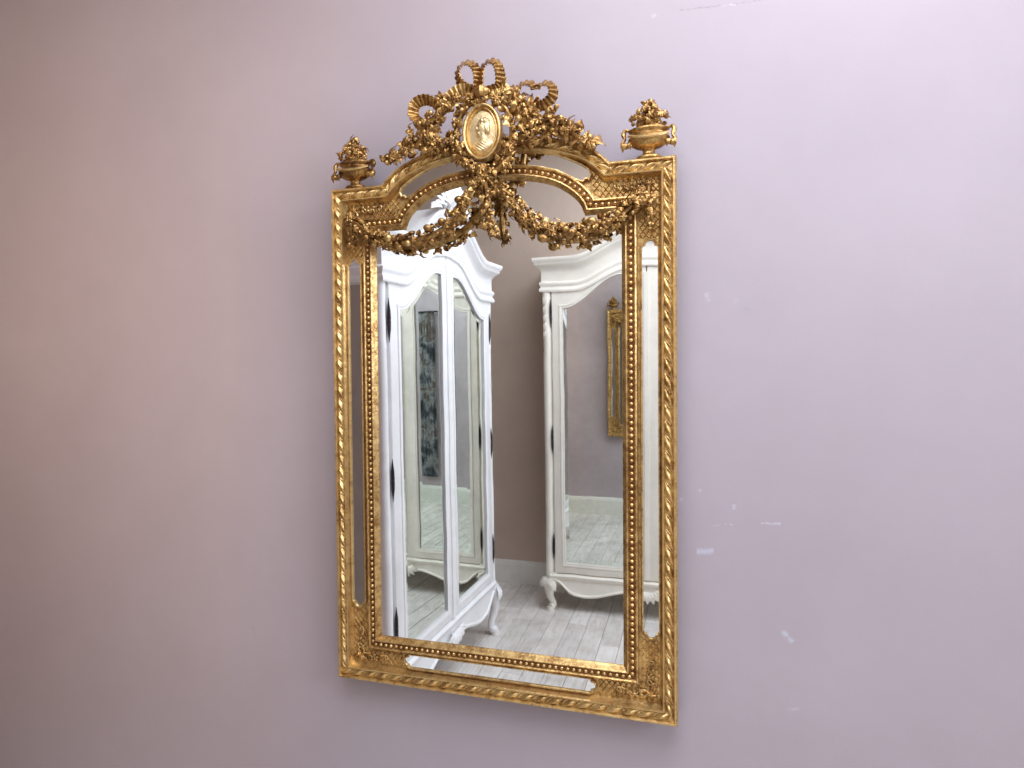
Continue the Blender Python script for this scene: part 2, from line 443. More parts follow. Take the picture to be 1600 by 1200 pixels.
# glass panes with thin lips
def pane(name, path, y=0.0155, lip=True):
    o = plate(name, path, 0.0198, y, GLASS, mir)
    if lip:
        sweep(MB(), path, [(-0.0045, 0.0200), (-0.0040, 0.0118), (-0.0020, 0.0095), (0.0005, 0.0100), (0.0012, 0.0150)]).build('glass_lip', GOLD, o)
    return o
plate('centre_glass', offset(BEAD, 0.0205), 0.0199, 0.0165, GLASS, mir)
def capped(x0, x1, z0, z1, vertical=True):
    """rectangle with shouldered, rounded ends (loop CCW)"""
    if vertical:
        xc = (x0+x1)/2; w = (x1-x0)/2
        top = [(x1, z1-0.016), (x1-0.004, z1-0.012), (xc+w*0.60, z1-0.012)] + [(xc+w*0.60*math.cos(a), z1-0.011+0.011*math.sin(a)) for a in np.linspace(0.2, math.pi-0.2, 7)] + [(xc-w*0.60, z1-0.012), (x0+0.004, z1-0.012), (x0, z1-0.016)]
        bot = [(x, z0+(z1-z)) for x, z in top[::-1]]
        return top+bot
    return [(z, x) for x, z in capped(z0, z1, x0, x1)][::-1]
for s in (-1, 1):
    xs = sorted((s*0.371, s*0.409))
    pane('side_glass', capped(xs[0], xs[1], 0.198, 1.141))
pane('bottom_glass', capped(-0.257, 0.257, 0.0475, 0.083, False))
lun_r = [(0.228,1.332),(0.246,1.319),(0.2515,1.308),(0.247,1.297),(0.240,1.300),(0.233,1.293),(0.2235,1.2965)]
# lunette over the inner arch
up_arc = [(0.200,1.347),(0.165,1.3625),(0.125,1.3755),(0.090,1.3835),(0.045,1.3885),(0,1.3900)]
low_arc = [(0,1.3510),(0.061,1.3480),(0.121,1.3400),(0.171,1.3250),(0.2140,1.3005)]
right = low_arc + lun_r[::-1] + up_arc
loop = right + [(-x, z) for x, z in right[::-1] if x > 1e-6]
pane('lunette_glass', loop)

# trellis relief on the corner fields
def clip_line(poly, p, d):
    t0, t1 = -9, 9; n = len(poly)
    for i in range(n):
        a = np.array(poly[i]); b = np.array(poly[(i+1) % n]); e = b-a; nn = np.array([-e[1], e[0]])
        num = nn@(p-a); den = nn@d
        if abs(den) < 1e-9:
            if num < 0: return None
            continue
        t = -num/den
        if den > 0: t0 = max(t0, t)
        else: t1 = min(t1, t)
    return (p+d*t0, p+d*t1) if t1-t0 > 0.003 else None
fields = [[(0.262,1.250),(0.409,1.250),(0.409,1.291),(0.290,1.291)], [(0.258,1.253),(0.288,1.291),(0.258,1.325),(0.256,1.300)],
          [(0.366,1.148),(0.409,1.148),(0.409,1.249),(0.366,1.249)], [(0.366,0.092),(0.409,0.092),(0.409,0.192),(0.366,0.192)],
          [(0.265,0.046),(0.409,0.046),(0.409,0.087),(0.265,0.087)]]
for s in (-1, 1):
    for fld in fields:
        poly = [(s*x, z) for x, z in fld]
        if s < 0: poly = poly[::-1]
        mb = MB(); cen = np.mean(poly, 0)
        for dd in (np.array([0.62, 0.78]), np.array([-0.62, 0.78])):
            nn = np.array([-dd[1], dd[0]])
            for k in range(-20, 21):
                seg = clip_line(poly, cen+nn*k*0.0108, dd)
                if seg is None: continue
                a, b = seg; w = nn*0.0016
                pts = [(a-w, 0.0202), (a, 0.0160), (a+w, 0.0202)], [(b-w, 0.0202), (b, 0.0160), (b+w, 0.0202)]
                mb.grid([[(q[0], y, q[1]) for q, y in r] for r in pts])
        o = mb.build('trellis_relief', GOLD, mir, smooth=False); o['kind'] = 'stuff'

# ------------------------------------------------------------------ carved ornament meshes (unit length along +X, normal +Z)
def leaf_mesh(name, mat, wid=0.34, lobes=0, curl=0.35, fold=0.16, n=8, thick=0.06):
    rows = []
    for i in range(n+1):
        t = i/n
        w = wid*(math.sin(math.pi*t**0.8)**0.85)*(1-0.25*t)
        if lobes: w *= 0.72+0.28*abs(math.cos(math.pi*lobes*t))
        w = max(w, 0.012)
        x = t; z = curl*(0.55*math.sin(math.pi*t)-0.5*t*t)
        f = fold*w/wid
        rows.append([(x, -w, z-f*0.2), (x, -w*0.5, z+f*0.75), (x, 0, z+f*0.35), (x, w*0.5, z+f*0.75), (x, w, z-f*0.2), (x, 0, z-thick*1.4)])
    mb = MB().grid(rows, close_v=True)
    mb.f += [tuple(range(6))[::-1], tuple(range(n*6, n*6+6))]
    return mb.mesh(name, mat, angle=50)
LEAVES = [leaf_mesh('leaf', GOLD_DK, 0.36, 0, 0.45), leaf_mesh('leaf', GOLD_DK, 0.42, 3, 0.40), leaf_mesh('leaf', GOLD_MD, 0.34, 0, 0.6), leaf_mesh('leaf', GOLD_DK, 0.44, 2, 0.25)]

def flower_mesh(name, mat, petals=5, cup=0.3, depth=0.3):
    rows = []; seg = petals*4
    for i in range(6):
        t = i/5; row = []
        for j in range(seg):
            q = 2*math.pi*j/seg
            pet = abs(math.cos(q*petals/2))
            r = t*0.5*(1-(0.26*(1-pet) if t > 0.5 else 0))
            z = 0.16*math.sin(math.pi*min(1, t*1.25))+cup*t*t*(0.5+0.5*pet)-0.10*(1-pet)*t
            if t > 0.9: z -= 0.10
            if t < 0.25: z += 0.20*(1-t*4)+0.05
            row.append((r*math.cos(q), r*math.sin(q), z))
        rows.append(row)
    rows.append([(0.30*math.cos(2*math.pi*j/seg), 0.30*math.sin(2*math.pi*j/seg), -depth) for j in range(seg)])
    mb = MB().grid(rows, close_v=True); mb.f.append(tuple(6*seg+j for j in range(seg)))
    return mb.mesh(name, mat, angle=70)
FLOWERS = [flower_mesh('flower', GOLD_MD, 5, 0.22), flower_mesh('flower', GOLD_DK, 6, 0.30), flower_mesh('flower', GOLD_DK, 5, 0.10), flower_mesh('flower', GOLD_MD, 8, 0.18)]
def ball_mesh(name, mat, st=1.0):
    rows = [[(0.5*math.sin(f)*math.cos(q), 0.5*math.sin(f)*math.sin(q), 0.5*st*math.cos(f)) for q in [2*math.pi*j/10 for j in range(10)]] for f in np.linspace(0.05, math.pi-0.05, 7)]
    mb = MB().grid(rows, close_v=True); mb.f += [tuple(range(10)), tuple(range(60, 70))]
    return mb.mesh(name, mat, angle=180)
BERRIES = [ball_mesh('berry', GOLD), ball_mesh('berry', GOLD_MD, 1.25), ball_mesh('berry', GOLD_DK, 1.1)]
OUTV = Vector((0, -1, 0))

def scatter(parent, path, rad, n_leaf, n_flower, n_berry, size=0.019, down=0.35, arc=115, fsize=1.0, spread=0.5):
    """carved leaves, flowers and berries crowded round a 3-D path; rad(t) is the bunch's radius"""
    P = [Vector(p) for p in path]; M = len(P)-1
    def at(t):
        f = min(t*M, M-1e-6); i = int(f); return P[i].lerp(P[i+1], f-i), (P[i+1]-P[i]).normalized()
    def items(n, jit=0.5):
        for i in range(n):
            t = min(1, max(0, (i+0.5+rnd.uniform(-jit, jit))/n)); c, tg = at(t); side = tg.cross(OUTV).normalized()
            yield t, c, tg, side
    for t, c, tg, side in items(n_leaf):
        ph = R(rnd.uniform(-arc, arc)); rv = OUTV*math.cos(ph)+side*math.sin(ph); r = rad(t)
        p = c+rv*r*rnd.uniform(0.35, 0.85)
        d = tg*rnd.choice((-1, 1, 1))*rnd.uniform(0.1, 0.8)+rv*rnd.uniform(0.25, 0.9)+Vector((0, 0, -1))*down+Vector((rnd.gauss(0, .25), rnd.gauss(0, .2), rnd.gauss(0, .25)))*spread*2
        nrm = rv+OUTV*0.5+Vector((rnd.gauss(0, .3), rnd.gauss(0, .3), rnd.gauss(0, .3)))
        s = size*rnd.uniform(0.8, 1.35)
        link('leaf', rnd.choice(LEAVES), parent, frame_mat(p, d, nrm, (s, s*rnd.uniform(.8, 1.25), s)))
    for t, c, tg, side in items(n_flower):
        ph = R(rnd.uniform(-arc*0.65, arc*0.65)); rv = OUTV*math.cos(ph)+side*math.sin(ph); r = rad(t)
        p = c+rv*r*rnd.uniform(0.75, 1.05); s = size*fsize*rnd.uniform(0.75, 1.1)
        nrm = rv+Vector((rnd.gauss(0, .2), rnd.gauss(0, .2), rnd.gauss(0, .2)))
        link('flower', rnd.choice(FLOWERS), parent, frame_mat(p, tg+Vector((rnd.gauss(0, .5), 0, rnd.gauss(0, .5))), nrm, (s, s, s)))
    for t, c, tg, side in items(n_berry):
        ph = R(rnd.uniform(-arc*0.8, arc*0.8)); rv = OUTV*math.cos(ph)+side*math.sin(ph); r = rad(t)
        p = c+rv*r*rnd.uniform(0.8, 1.1); s = size*rnd.uniform(0.32, 0.62)
        link('berry', rnd.choice(BERRIES), parent, frame_mat(p, rv+Vector((rnd.gauss(0, .4), rnd.gauss(0, .4), rnd.gauss(0, .4))), tg, (s, s, s)))

def px_path(pts, y, n=6):
    """pixels (x, y[, depth]) -> smooth local path"""
    return catmull([loc(p[0], p[1], p[2] if len(p) > 2 else y) for p in pts], n)

# swags
left_sw = px_path([(548,343,-0.004),(570,358,-0.012),(598,374,-0.016),(632,378,-0.018),(668,372,-0.020),(700,355,-0.024),(722,330,-0.030),(736,304,-0.036),(746,278,-0.042)], 0)
right_sw = px_path([(772,278,-0.042),(790,304,-0.034),(812,330,-0.028),(842,354,-0.022),(872,364,-0.020),(905,363,-0.018),(940,353,-0.016),(972,333,-0.014),(994,314,-0.010),(1008,297,-0.004)], 0)
def swag(path, nl, nf, nb, big):
    n = len(path)-1
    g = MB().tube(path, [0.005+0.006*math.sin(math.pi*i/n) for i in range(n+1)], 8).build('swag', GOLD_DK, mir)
    rad = lambda t: 0.009+big*math.sin(math.pi*(t*0.94+0.03))**0.8
    scatter(g, path, rad, nl, nf, nb, size=0.0205, down=0.30, fsize=1.12, spread=0.35, arc=155)
    return g
swl = swag(left_sw, 54, 58, 40, 0.0130)
swr = swag(right_sw, 62, 66, 44, 0.0130)
# a few large fruits
for k, (px, py, sz) in enumerate([(607,372,0.022),(668,356,0.018),(717,312,0.019),(852,346,0.021),(848,372,0.022),(925,345,0.019),(793,318,0.017),(690,345,0.015),(884,358,0.016),(637,380,0.016),(965,333,0.014)]):
    p = loc(px, py, -0.040); link('fruit', BERRIES[1 if k % 3 else 0], swl if px < 750 else swr, frame_mat(p, (0.3, -1, 0.2), (1, 0, 0), (sz, sz, sz)))
# central drop below the medallion
drop = px_path([(754,258,-0.050),(757,278,-0.050),(760,300,-0.046),(763,325,-0.040),(767,350,-0.034),(770,370,-0.030)], 0)
g = MB().tube(drop, [0.014-0.010*i/(len(drop)-1) for i in range(len(drop))], 8).build('flower_drop', GOLD_DK, mir)
scatter(g, drop, lambda t: 0.017*(1-t)**0.8+0.006, 28, 18, 18, size=0.0185, down=0.9, spread=0.35)

# ------------------------------------------------------------------ medallion
MC = np.array([0.000, -0.050, 1.4135])
rows_ = [[(0.0, 0.012), (0.0, -0.004), (-0.002, -0.008), (-0.005, -0.009), (-0.008, -0.007), (-0.0095, -0.003), (-0.011, -0.006), (-0.013, -0.007), (-0.015, -0.004), (-0.016, 0.0005)]]
ell = [(0.0500*math.cos(a), 0.0685*math.sin(a)) for a in np.linspace(0, 2*math.pi, 64, endpoint=False)]
mb = MB(); mt = mitre(ell)
mb.grid([[(MC[0]+p[0]-m[0]*t, MC[1]+y, MC[2]+p[1]-m[1]*t) for t, y in rows_[0]] for p, m in zip(ell, mt)], close_u=True)
mb.add([(MC[0]+x, MC[1]+0.012, MC[2]+z) for x, z in ell], [tuple(range(64))])
med = mb.build('medallion', GOLD, mir)
# the back that carries the medallion down to the frame
MB().tube([(0, -0.036, 1.41), (0, 0.01, 1.405)], [0.036, 0.045], 16).build('medallion_block', GOLD_DK, med)
# bead ring
# cameo relief as one height field
def bumpf(x, z, cx, cz, rx, rz, h, p=2.0):
    q = ((x-cx)/rx)**2+((z-cz)/rz)**2
    return h*max(0.0, 1-q)**(1/p) if q < 1 else 0.0
def cameo_h(x, z):
    h = 0.0
    hs = [bumpf(x, z, -0.0015, 0.0075, 0.0140, 0.0180, 0.0090),                # face
          bumpf(x, z, 0.0040, 0.0140, 0.0165, 0.0170, 0.0080),                 # hair
          bumpf(x, z, 0.0060, 0.0245, 0.0135, 0.0085, 0.0105),                 # cap
          bumpf(x, z, -0.0115, 0.0060, 0.0045, 0.0050, 0.0090),                # nose
          bumpf(x, z, -0.0070, -0.0065, 0.0070, 0.0060, 0.0080),               # chin
          bumpf(x, z, 0.0015, -0.0130, 0.0085, 0.0150, 0.0060),                # neck
          bumpf(x, z, 0.0020, -0.0390, 0.0300, 0.0180, 0.0070),                # shoulders
          bumpf(x, z, 0.0150, 0.0040, 0.0065, 0.0120, 0.0075)]                 # curls
    h = max(hs)
    h += 0.35*sum(sorted(hs)[-2:-1])
    if z < -0.022 and hs[6] > 0: h += 0.0013*math.sin((x*0.7+z)*900)
    h -= bumpf(x, z, -0.0075, 0.0105, 0.0030, 0.0022, 0.0030)                   # eye
    h -= bumpf(x, z, -0.0095, -0.0012, 0.0040, 0.0013, 0.0022)                  # mouth
    h += 0.0010*math.sin(x*700)*(1 if hs[1] > hs[0] else 0)
    return h
rows = []
for r in np.linspace(0.02, 1, 40):
    rows.append([])
    for a in np.linspace(0, 2*math.pi, 72, endpoint=False):
        x, z = 0.0350*r*math.cos(a), 0.0530*r*math.sin(a)
        edge = min(1, (1-r)*7)
        rows[-1].append((MC[0]+x, MC[1]+0.0008-0.0030*(1-r*r)-cameo_h(x, z)*edge, MC[2]+z))
mb = MB().grid(rows, close_v=True); mb.f.append(tuple(range(72)))
mb.build('cameo', CAMEO, med, angle=180)

# ------------------------------------------------------------------ crest: wreath, sprays, ribbons
wreath = px_path([(752,156,-0.046),(732,164,-0.040),(717,188,-0.036),(714,214,-0.036),(721,240,-0.040),(737,262,-0.046),(754,270,-0.050),(776,264,-0.048),(793,246,-0.042),(800,220,-0.038),(800,195,-0.036),(790,170,-0.038),(770,155,-0.044)], 0)
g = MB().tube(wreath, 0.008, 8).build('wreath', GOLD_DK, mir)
scatter(g, wreath, lambda t: 0.015, 34, 24, 20, size=0.021, down=0.2, spread=0.6)
for px, py, sz in ((752,264,0.032),(722,226,0.022),(796,232,0.024),(786,256,0.022),(728,254,0.020)):
    p = loc(px, py, -0.066); link('flower', FLOWERS[3 if px == 752 else 0], g, frame_mat(p, (1, 0, 0), (0.002*(px-754), -1, 0.4), (sz,)*3))
sp = px_path([(716,150,-0.030),(692,174,-0.030),(674,194,-0.028),(668,218,-0.020),(670,242,-0.008)], 0)
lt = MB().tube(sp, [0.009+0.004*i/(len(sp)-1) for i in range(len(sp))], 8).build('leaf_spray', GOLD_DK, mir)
scatter(lt, sp, lambda t: 0.020, 18, 12, 9, size=0.024, down=0.1, spread=0.7)
sp = px_path([(712,236,-0.012),(690,228,-0.014),(664,224,-0.014),(640,230,-0.012),(622,242,-0.008),(606,256,-0.004)], 0)
MB().tube(sp, [0.012-0.007*i/(len(sp)-1) for i in range(len(sp))], 8).build('stem', GOLD_DK, lt)
scatter(lt, sp, lambda t: 0.022-0.012*t, 28, 18, 12, size=0.023, down=-0.35, spread=0.6)
sp = px_path([(788,142,-0.030),(808,158,-0.032),(822,178,-0.030),(828,205,-0.022),(822,232,-0.008)], 0)
rt_ = MB().tube(sp, [0.009+0.004*i/(len(sp)-1) for i in range(len(sp))], 8).build('leaf_spray', GOLD_DK, mir)
scatter(rt_, sp, lambda t: 0.019, 20, 14, 9, size=0.024, down=0.1, spread=0.7)
sp = px_path([(812,216,-0.014),(838,202,-0.018),(862,196,-0.020),(888,205,-0.016),(908,218,-0.010),(930,233,-0.004)], 0)
MB().tube(sp, [0.014-0.009*i/(len(sp)-1) for i in range(len(sp))], 8).build('stem', GOLD_DK, rt_)
scatter(rt_, sp, lambda t: 0.027-0.016*t, 34, 26, 14, size=0.023, down=-0.35, spread=0.6)
for a, b in (((846,196), (868,170)), ((640,222), (646,203))):
    q = px_path([(*a, -0.024), ((a[0]+b[0])/2-3, (a[1]+b[1])/2, -0.03), (*b, -0.03)], 0)
    par = rt_ if a[0] > 750 else lt
    MB().tube(q, 0.0026, 6).build('twig', GOLD_DK, par); scatter(par, q[len(q)//2:], lambda t: 0.006, 4, 1, 2, size=0.017, down=-0.3)

ACAN = [leaf_mesh('acanthus_leaf', GOLD_DK, 0.34, 4, 0.45, 0.22, 14), leaf_mesh('acanthus_leaf', GOLD_MD, 0.30, 3, 0.6, 0.22, 12)]
def bunch(parent, px, py, y, n, r, size, up=0.0):
    c = Vector(loc(px, py, y))
    for k in range(n):
        a = 2*math.pi*(k+rnd.uniform(-.3, .3))/n
        d = Vector((math.cos(a), -rnd.uniform(0.15, 0.6), math.sin(a)+up))
        sz = size*rnd.uniform(0.8, 1.15)
        link('acanthus_leaf', ACAN[k % 2], parent, frame_mat(c+d*r*0.25, d, OUTV+d*0.2, (sz, sz, sz)))
    for k in range(n//2):
        a = rnd.uniform(0, 6.28); p = c+Vector((math.cos(a)*r*0.5, -0.010, math.sin(a)*r*0.5)); sz = size*rnd.uniform(0.5, 0.75)
        link('rosette', ROSES[k % 2], parent, frame_mat(p, (math.cos(a), 0, math.sin(a)), OUTV+Vector((math.cos(a)*.4, 0, math.sin(a)*.4)), (sz,)*3))
ROSES = [flower_mesh('rosette', GOLD_MD, 5, 0.25), flower_mesh('rosette', GOLD, 7, 0.15)]
for a in ((668,206,-0.022,9,0.022,0.036,0.1),(694,160,-0.034,7,0.016,0.030,0.1),(640,236,-0.010,7,0.016,0.030,0.3),(690,232,-0.010,6,0.016,0.028,0.2),(616,250,-0.004,5,0.010,0.024,0.2)): bunch(lt, *a)
for a in ((828,176,-0.026,9,0.022,0.034,0.1),(806,156,-0.034,7,0.016,0.030,0.1),(858,206,-0.016,8,0.020,0.034,0.2),(888,206,-0.012,8,0.018,0.032,0.2),(826,218,-0.012,7,0.016,0.030,0.1),(914,222,-0.006,6,0.012,0.026,0.1)): bunch(rt_, *a)
for a in ((724,246,-0.030,6,0.014,0.028,-0.3),(790,250,-0.030,7,0.016,0.030,-0.3),(742,152,-0.036,5,0.012,0.024,0.2),(772,152,-0.036,5,0.012,0.024,0.2)): bunch(g, *a)

def ribbon(parent, pts, y, w=0.019, tilt=40, amp=0.0026, period=0.0105):
    P = [Vector(p) for p in px_path(pts, y, 18)]
    L = 0; rows = []
    for i, p in enumerate(P):
        if i: L += (p-P[i-1]).length
        t = (P[min(i+1, len(P)-1)]-P[max(i-1, 0)]).normalized()
        n = t.cross(OUTV).normalized(); ti = R(tilt)
        wv = (n*math.sin(ti)+OUTV*math.cos(ti)).normalized(); nn = t.cross(wv).normalized()
        ph = 2*math.pi*L/period
        h = amp*0.8*(math.cos(ph)+0.2*math.cos(2*ph))
        th = 0.0013; ww = w/2*(1+0.02*math.cos(ph))
        rows.append([p+wv*ww+nn*(h+th), p+nn*(h*1.15+th), p-wv*ww+nn*(h+th), p-wv*ww+nn*(h-th), p+nn*(h*1.15-th), p+wv*ww+nn*(h-th)])
    mb = MB().grid(rows, close_v=True); mb.f += [tuple(range(6))[::-1], tuple(range(len(mb.v)-6, len(mb.v)))]
    return mb.build('ribbon_loop', GOLD_MD if tilt < 45 else GOLD, parent, angle=40)
knot = MB().tube([loc(741,146,-0.046), loc(752,142,-0.056), loc(764,145,-0.046)], [0.010, 0.015, 0.010], 12).build('ribbon_bow', GOLD_DK, mir)
ribbon(knot, [(748,148),(732,140),(717,126),(716,108),(728,98),(741,103),(747,118),(748,144)], -0.046, 0.026, 44)
ribbon(knot, [(752,146),(751,122),(756,102),(768,95),(778,102),(782,120),(780,136),(767,142),(754,146)], -0.046, 0.027, 44)
ribbon(knot, [(746,148),(730,140),(714,144),(703,154),(698,168)], -0.044, 0.030, 58)
ribbon(knot, [(702,166),(690,168),(678,160),(663,156),(649,163),(646,180),(656,190),(671,188),(686,181)], -0.040, 0.028, 44)
ribbon(knot, [(758,146),(774,141),(788,138),(796,148),(790,162)], -0.044, 0.030, 58)
ribbon(knot, [(794,156),(804,142),(816,131),(828,130),(838,137),(850,130),(862,134),(864,149),(853,162),(841,165),(837,155)], -0.040, 0.026, 44)
scatter(knot, px_path([(722,158,-0.04),(740,152,-0.05),(762,150,-0.05),(785,160,-0.04)], 0), lambda t: 0.010, 8, 4, 6, size=0.018, down=-0.2)

# ------------------------------------------------------------------ corner ornaments
for s in (-1, 1):
    for cz, top in ((1.272, True), (0.062, False)):
        cx = s*0.388
        mb = MB()
        arms = [((-1, 0), 0.075), ((0, -1 if top else 1), 0.075)]
        for (dx, dz), L in arms:
            for sgn, L2 in ((-1, L), (1, L*0.62)):
                pts = []
                for k in range(12):
                    t = k/11; off = sgn*0.0085*math.sin(t*math.pi*1.5)
                    pts.append((t*L2, off))
                ex, eo = pts[-1]
                for k in range(1, 13):
                    a = k*0.55; r = 0.0062*(1-k/15)
                    pts.append((ex+r*math.sin(a), eo+sgn*0.0062-sgn*r*math.cos(a)))
                P3 = [(cx+s*dx*q+(o if dx == 0 else 0), 0.0172, cz+dz*q+(o if dx else 0)) for q, o in pts]
                mb.tube(P3, [0.0030*(1-0.6*k/len(P3))+0.0004 for k in range(len(P3))], 6)
        orn = mb.build('corner_scroll', GOLD_LT if not top else GOLD, mir)
        link('flower', FLOWERS[3], orn, frame_mat((cx, 0.013, cz), (1, 0, 0), (0, -1, 0), (0.024,)*3))
        for (dx, dz), L in arms:
            for k in range(4):
                t = 0.25+0.22*k
                for sgn in (-1, 1):
                    d = Vector((s*dx*0.7+(sgn*0.7 if dx == 0 else 0), -0.25, dz*0.7+(sgn*0.7 if dx else 0)))
                    sz = 0.016*(1-0.1*k)
                    link('relief_leaf', LEAVES[1], orn, frame_mat((cx+s*dx*L*t, 0.0175, cz+dz*L*t), d, (0, -1, 0), (sz, sz, sz)))
        if top:   # husk pendant under the corner rosette
            sp = [(cx, -0.004, 1.262), (cx, -0.006, 1.235), (cx, -0.002, 1.205), (cx, 0.006, 1.170)]
            hd = MB().tube(sp, [0.006, 0.007, 0.005, 0.002], 8).build('husk_pendant', GOLD_DK, orn)
            scatter(orn, sp, lambda t: 0.010*(1-t)+0.003, 11, 1, 3, size=0.018, down=1.0, arc=90, spread=0.25)

# ------------------------------------------------------------------ urn finials
def urn(x):
    zb = 1.331; yc = 0.022
    prof = [(0.0, 0.0), (0.028, 0.0), (0.030, 0.003), (0.028, 0.007), (0.019, 0.009), (0.0145, 0.013), (0.0135, 0.019), (0.017, 0.023), (0.030, 0.027), (0.043, 0.034), (0.0485, 0.041), (0.0485, 0.048), (0.044, 0.053), (0.040, 0.056), (0.040, 0.060), (0.046, 0.064), (0.0475, 0.067), (0.046, 0.070), (0.036, 0.074), (0.020, 0.077), (0.0, 0.079)]
    body = MB().lathe(prof, 36, (x, yc, zb), 0.60, 0.12, 20, (0.026, 0.046)).build('urn', GOLD_MD, mir)
    for s in (-1, 1):
        pts = catmull([(x+s*0.042, yc, zb+0.068), (x+s*0.053, yc, zb+0.073), (x+s*0.058, yc-0.004, zb+0.062), (x+s*0.055, yc-0.008, zb+0.050), (x+s*0.060, yc-0.008, zb+0.040), (x+s*0.053, yc-0.006, zb+0.032), (x+s*0.042, yc-0.004, zb+0.036)], 6)
        MB().tube(pts, [0.0048-0.0012*math.sin(i*0.4) for i in range(len(pts))], 8).build('handle', GOLD_MD, body)
        q = [(x+s*0.049, yc-0.010, zb+0.048), (x+s*0.047, yc-0.010, zb+0.024)]
        for k in range(2):
            link('leaf', LEAVES[1], body, frame_mat((x+s*(0.055-0.008*k), yc-0.010, zb+0.042), (s*(0.2-0.5*k), -0.3, -1), (0, -1, 0.1), (0.024-0.004*k,)*3))
    # garland over the front of the bowl
    sw = catmull([(x-0.046, yc-0.014, zb+0.054), (x-0.024, yc-0.027, zb+0.046), (x, yc-0.031, zb+0.043), (x+0.024, yc-0.027, zb+0.046), (x+0.046, yc-0.014, zb+0.054)], 5)
    MB().tube(sw, 0.0035, 6).build('band', GOLD, body)
    # bouquet
    b = [(x-0.042, yc-0.004, zb+0.084), (x-0.020, yc-0.008, zb+0.092), (x, yc-0.010, zb+0.096), (x+0.020, yc-0.008, zb+0.092), (x+0.042, yc-0.004, zb+0.084)]
    core = MB().lathe([(0.026, 0.074), (0.031, 0.084), (0.026, 0.098), (0.014, 0.114), (0.002, 0.128)], 14, (x, yc, zb), 0.6).build('bouquet', GOLD_DK, body)
    scatter(body, b, lambda t: 0.010+0.008*math.sin(math.pi*t), 14, 14, 9, size=0.0165, down=-0.1, spread=0.5)
    scatter(body, [(x, yc-0.006, zb+0.105), (x, yc-0.004, zb+0.128)], lambda t: 0.022*(1-t)+0.003, 9, 9, 6, size=0.0155, down=-0.8, spread=0.4)
    link('leaf', LEAVES[2], body, frame_mat((x, yc, zb+0.122), (0.05, 0, 1), (0, -1, 0), (0.022,)*3))
    return body
urn(0.388); urn(-0.388)

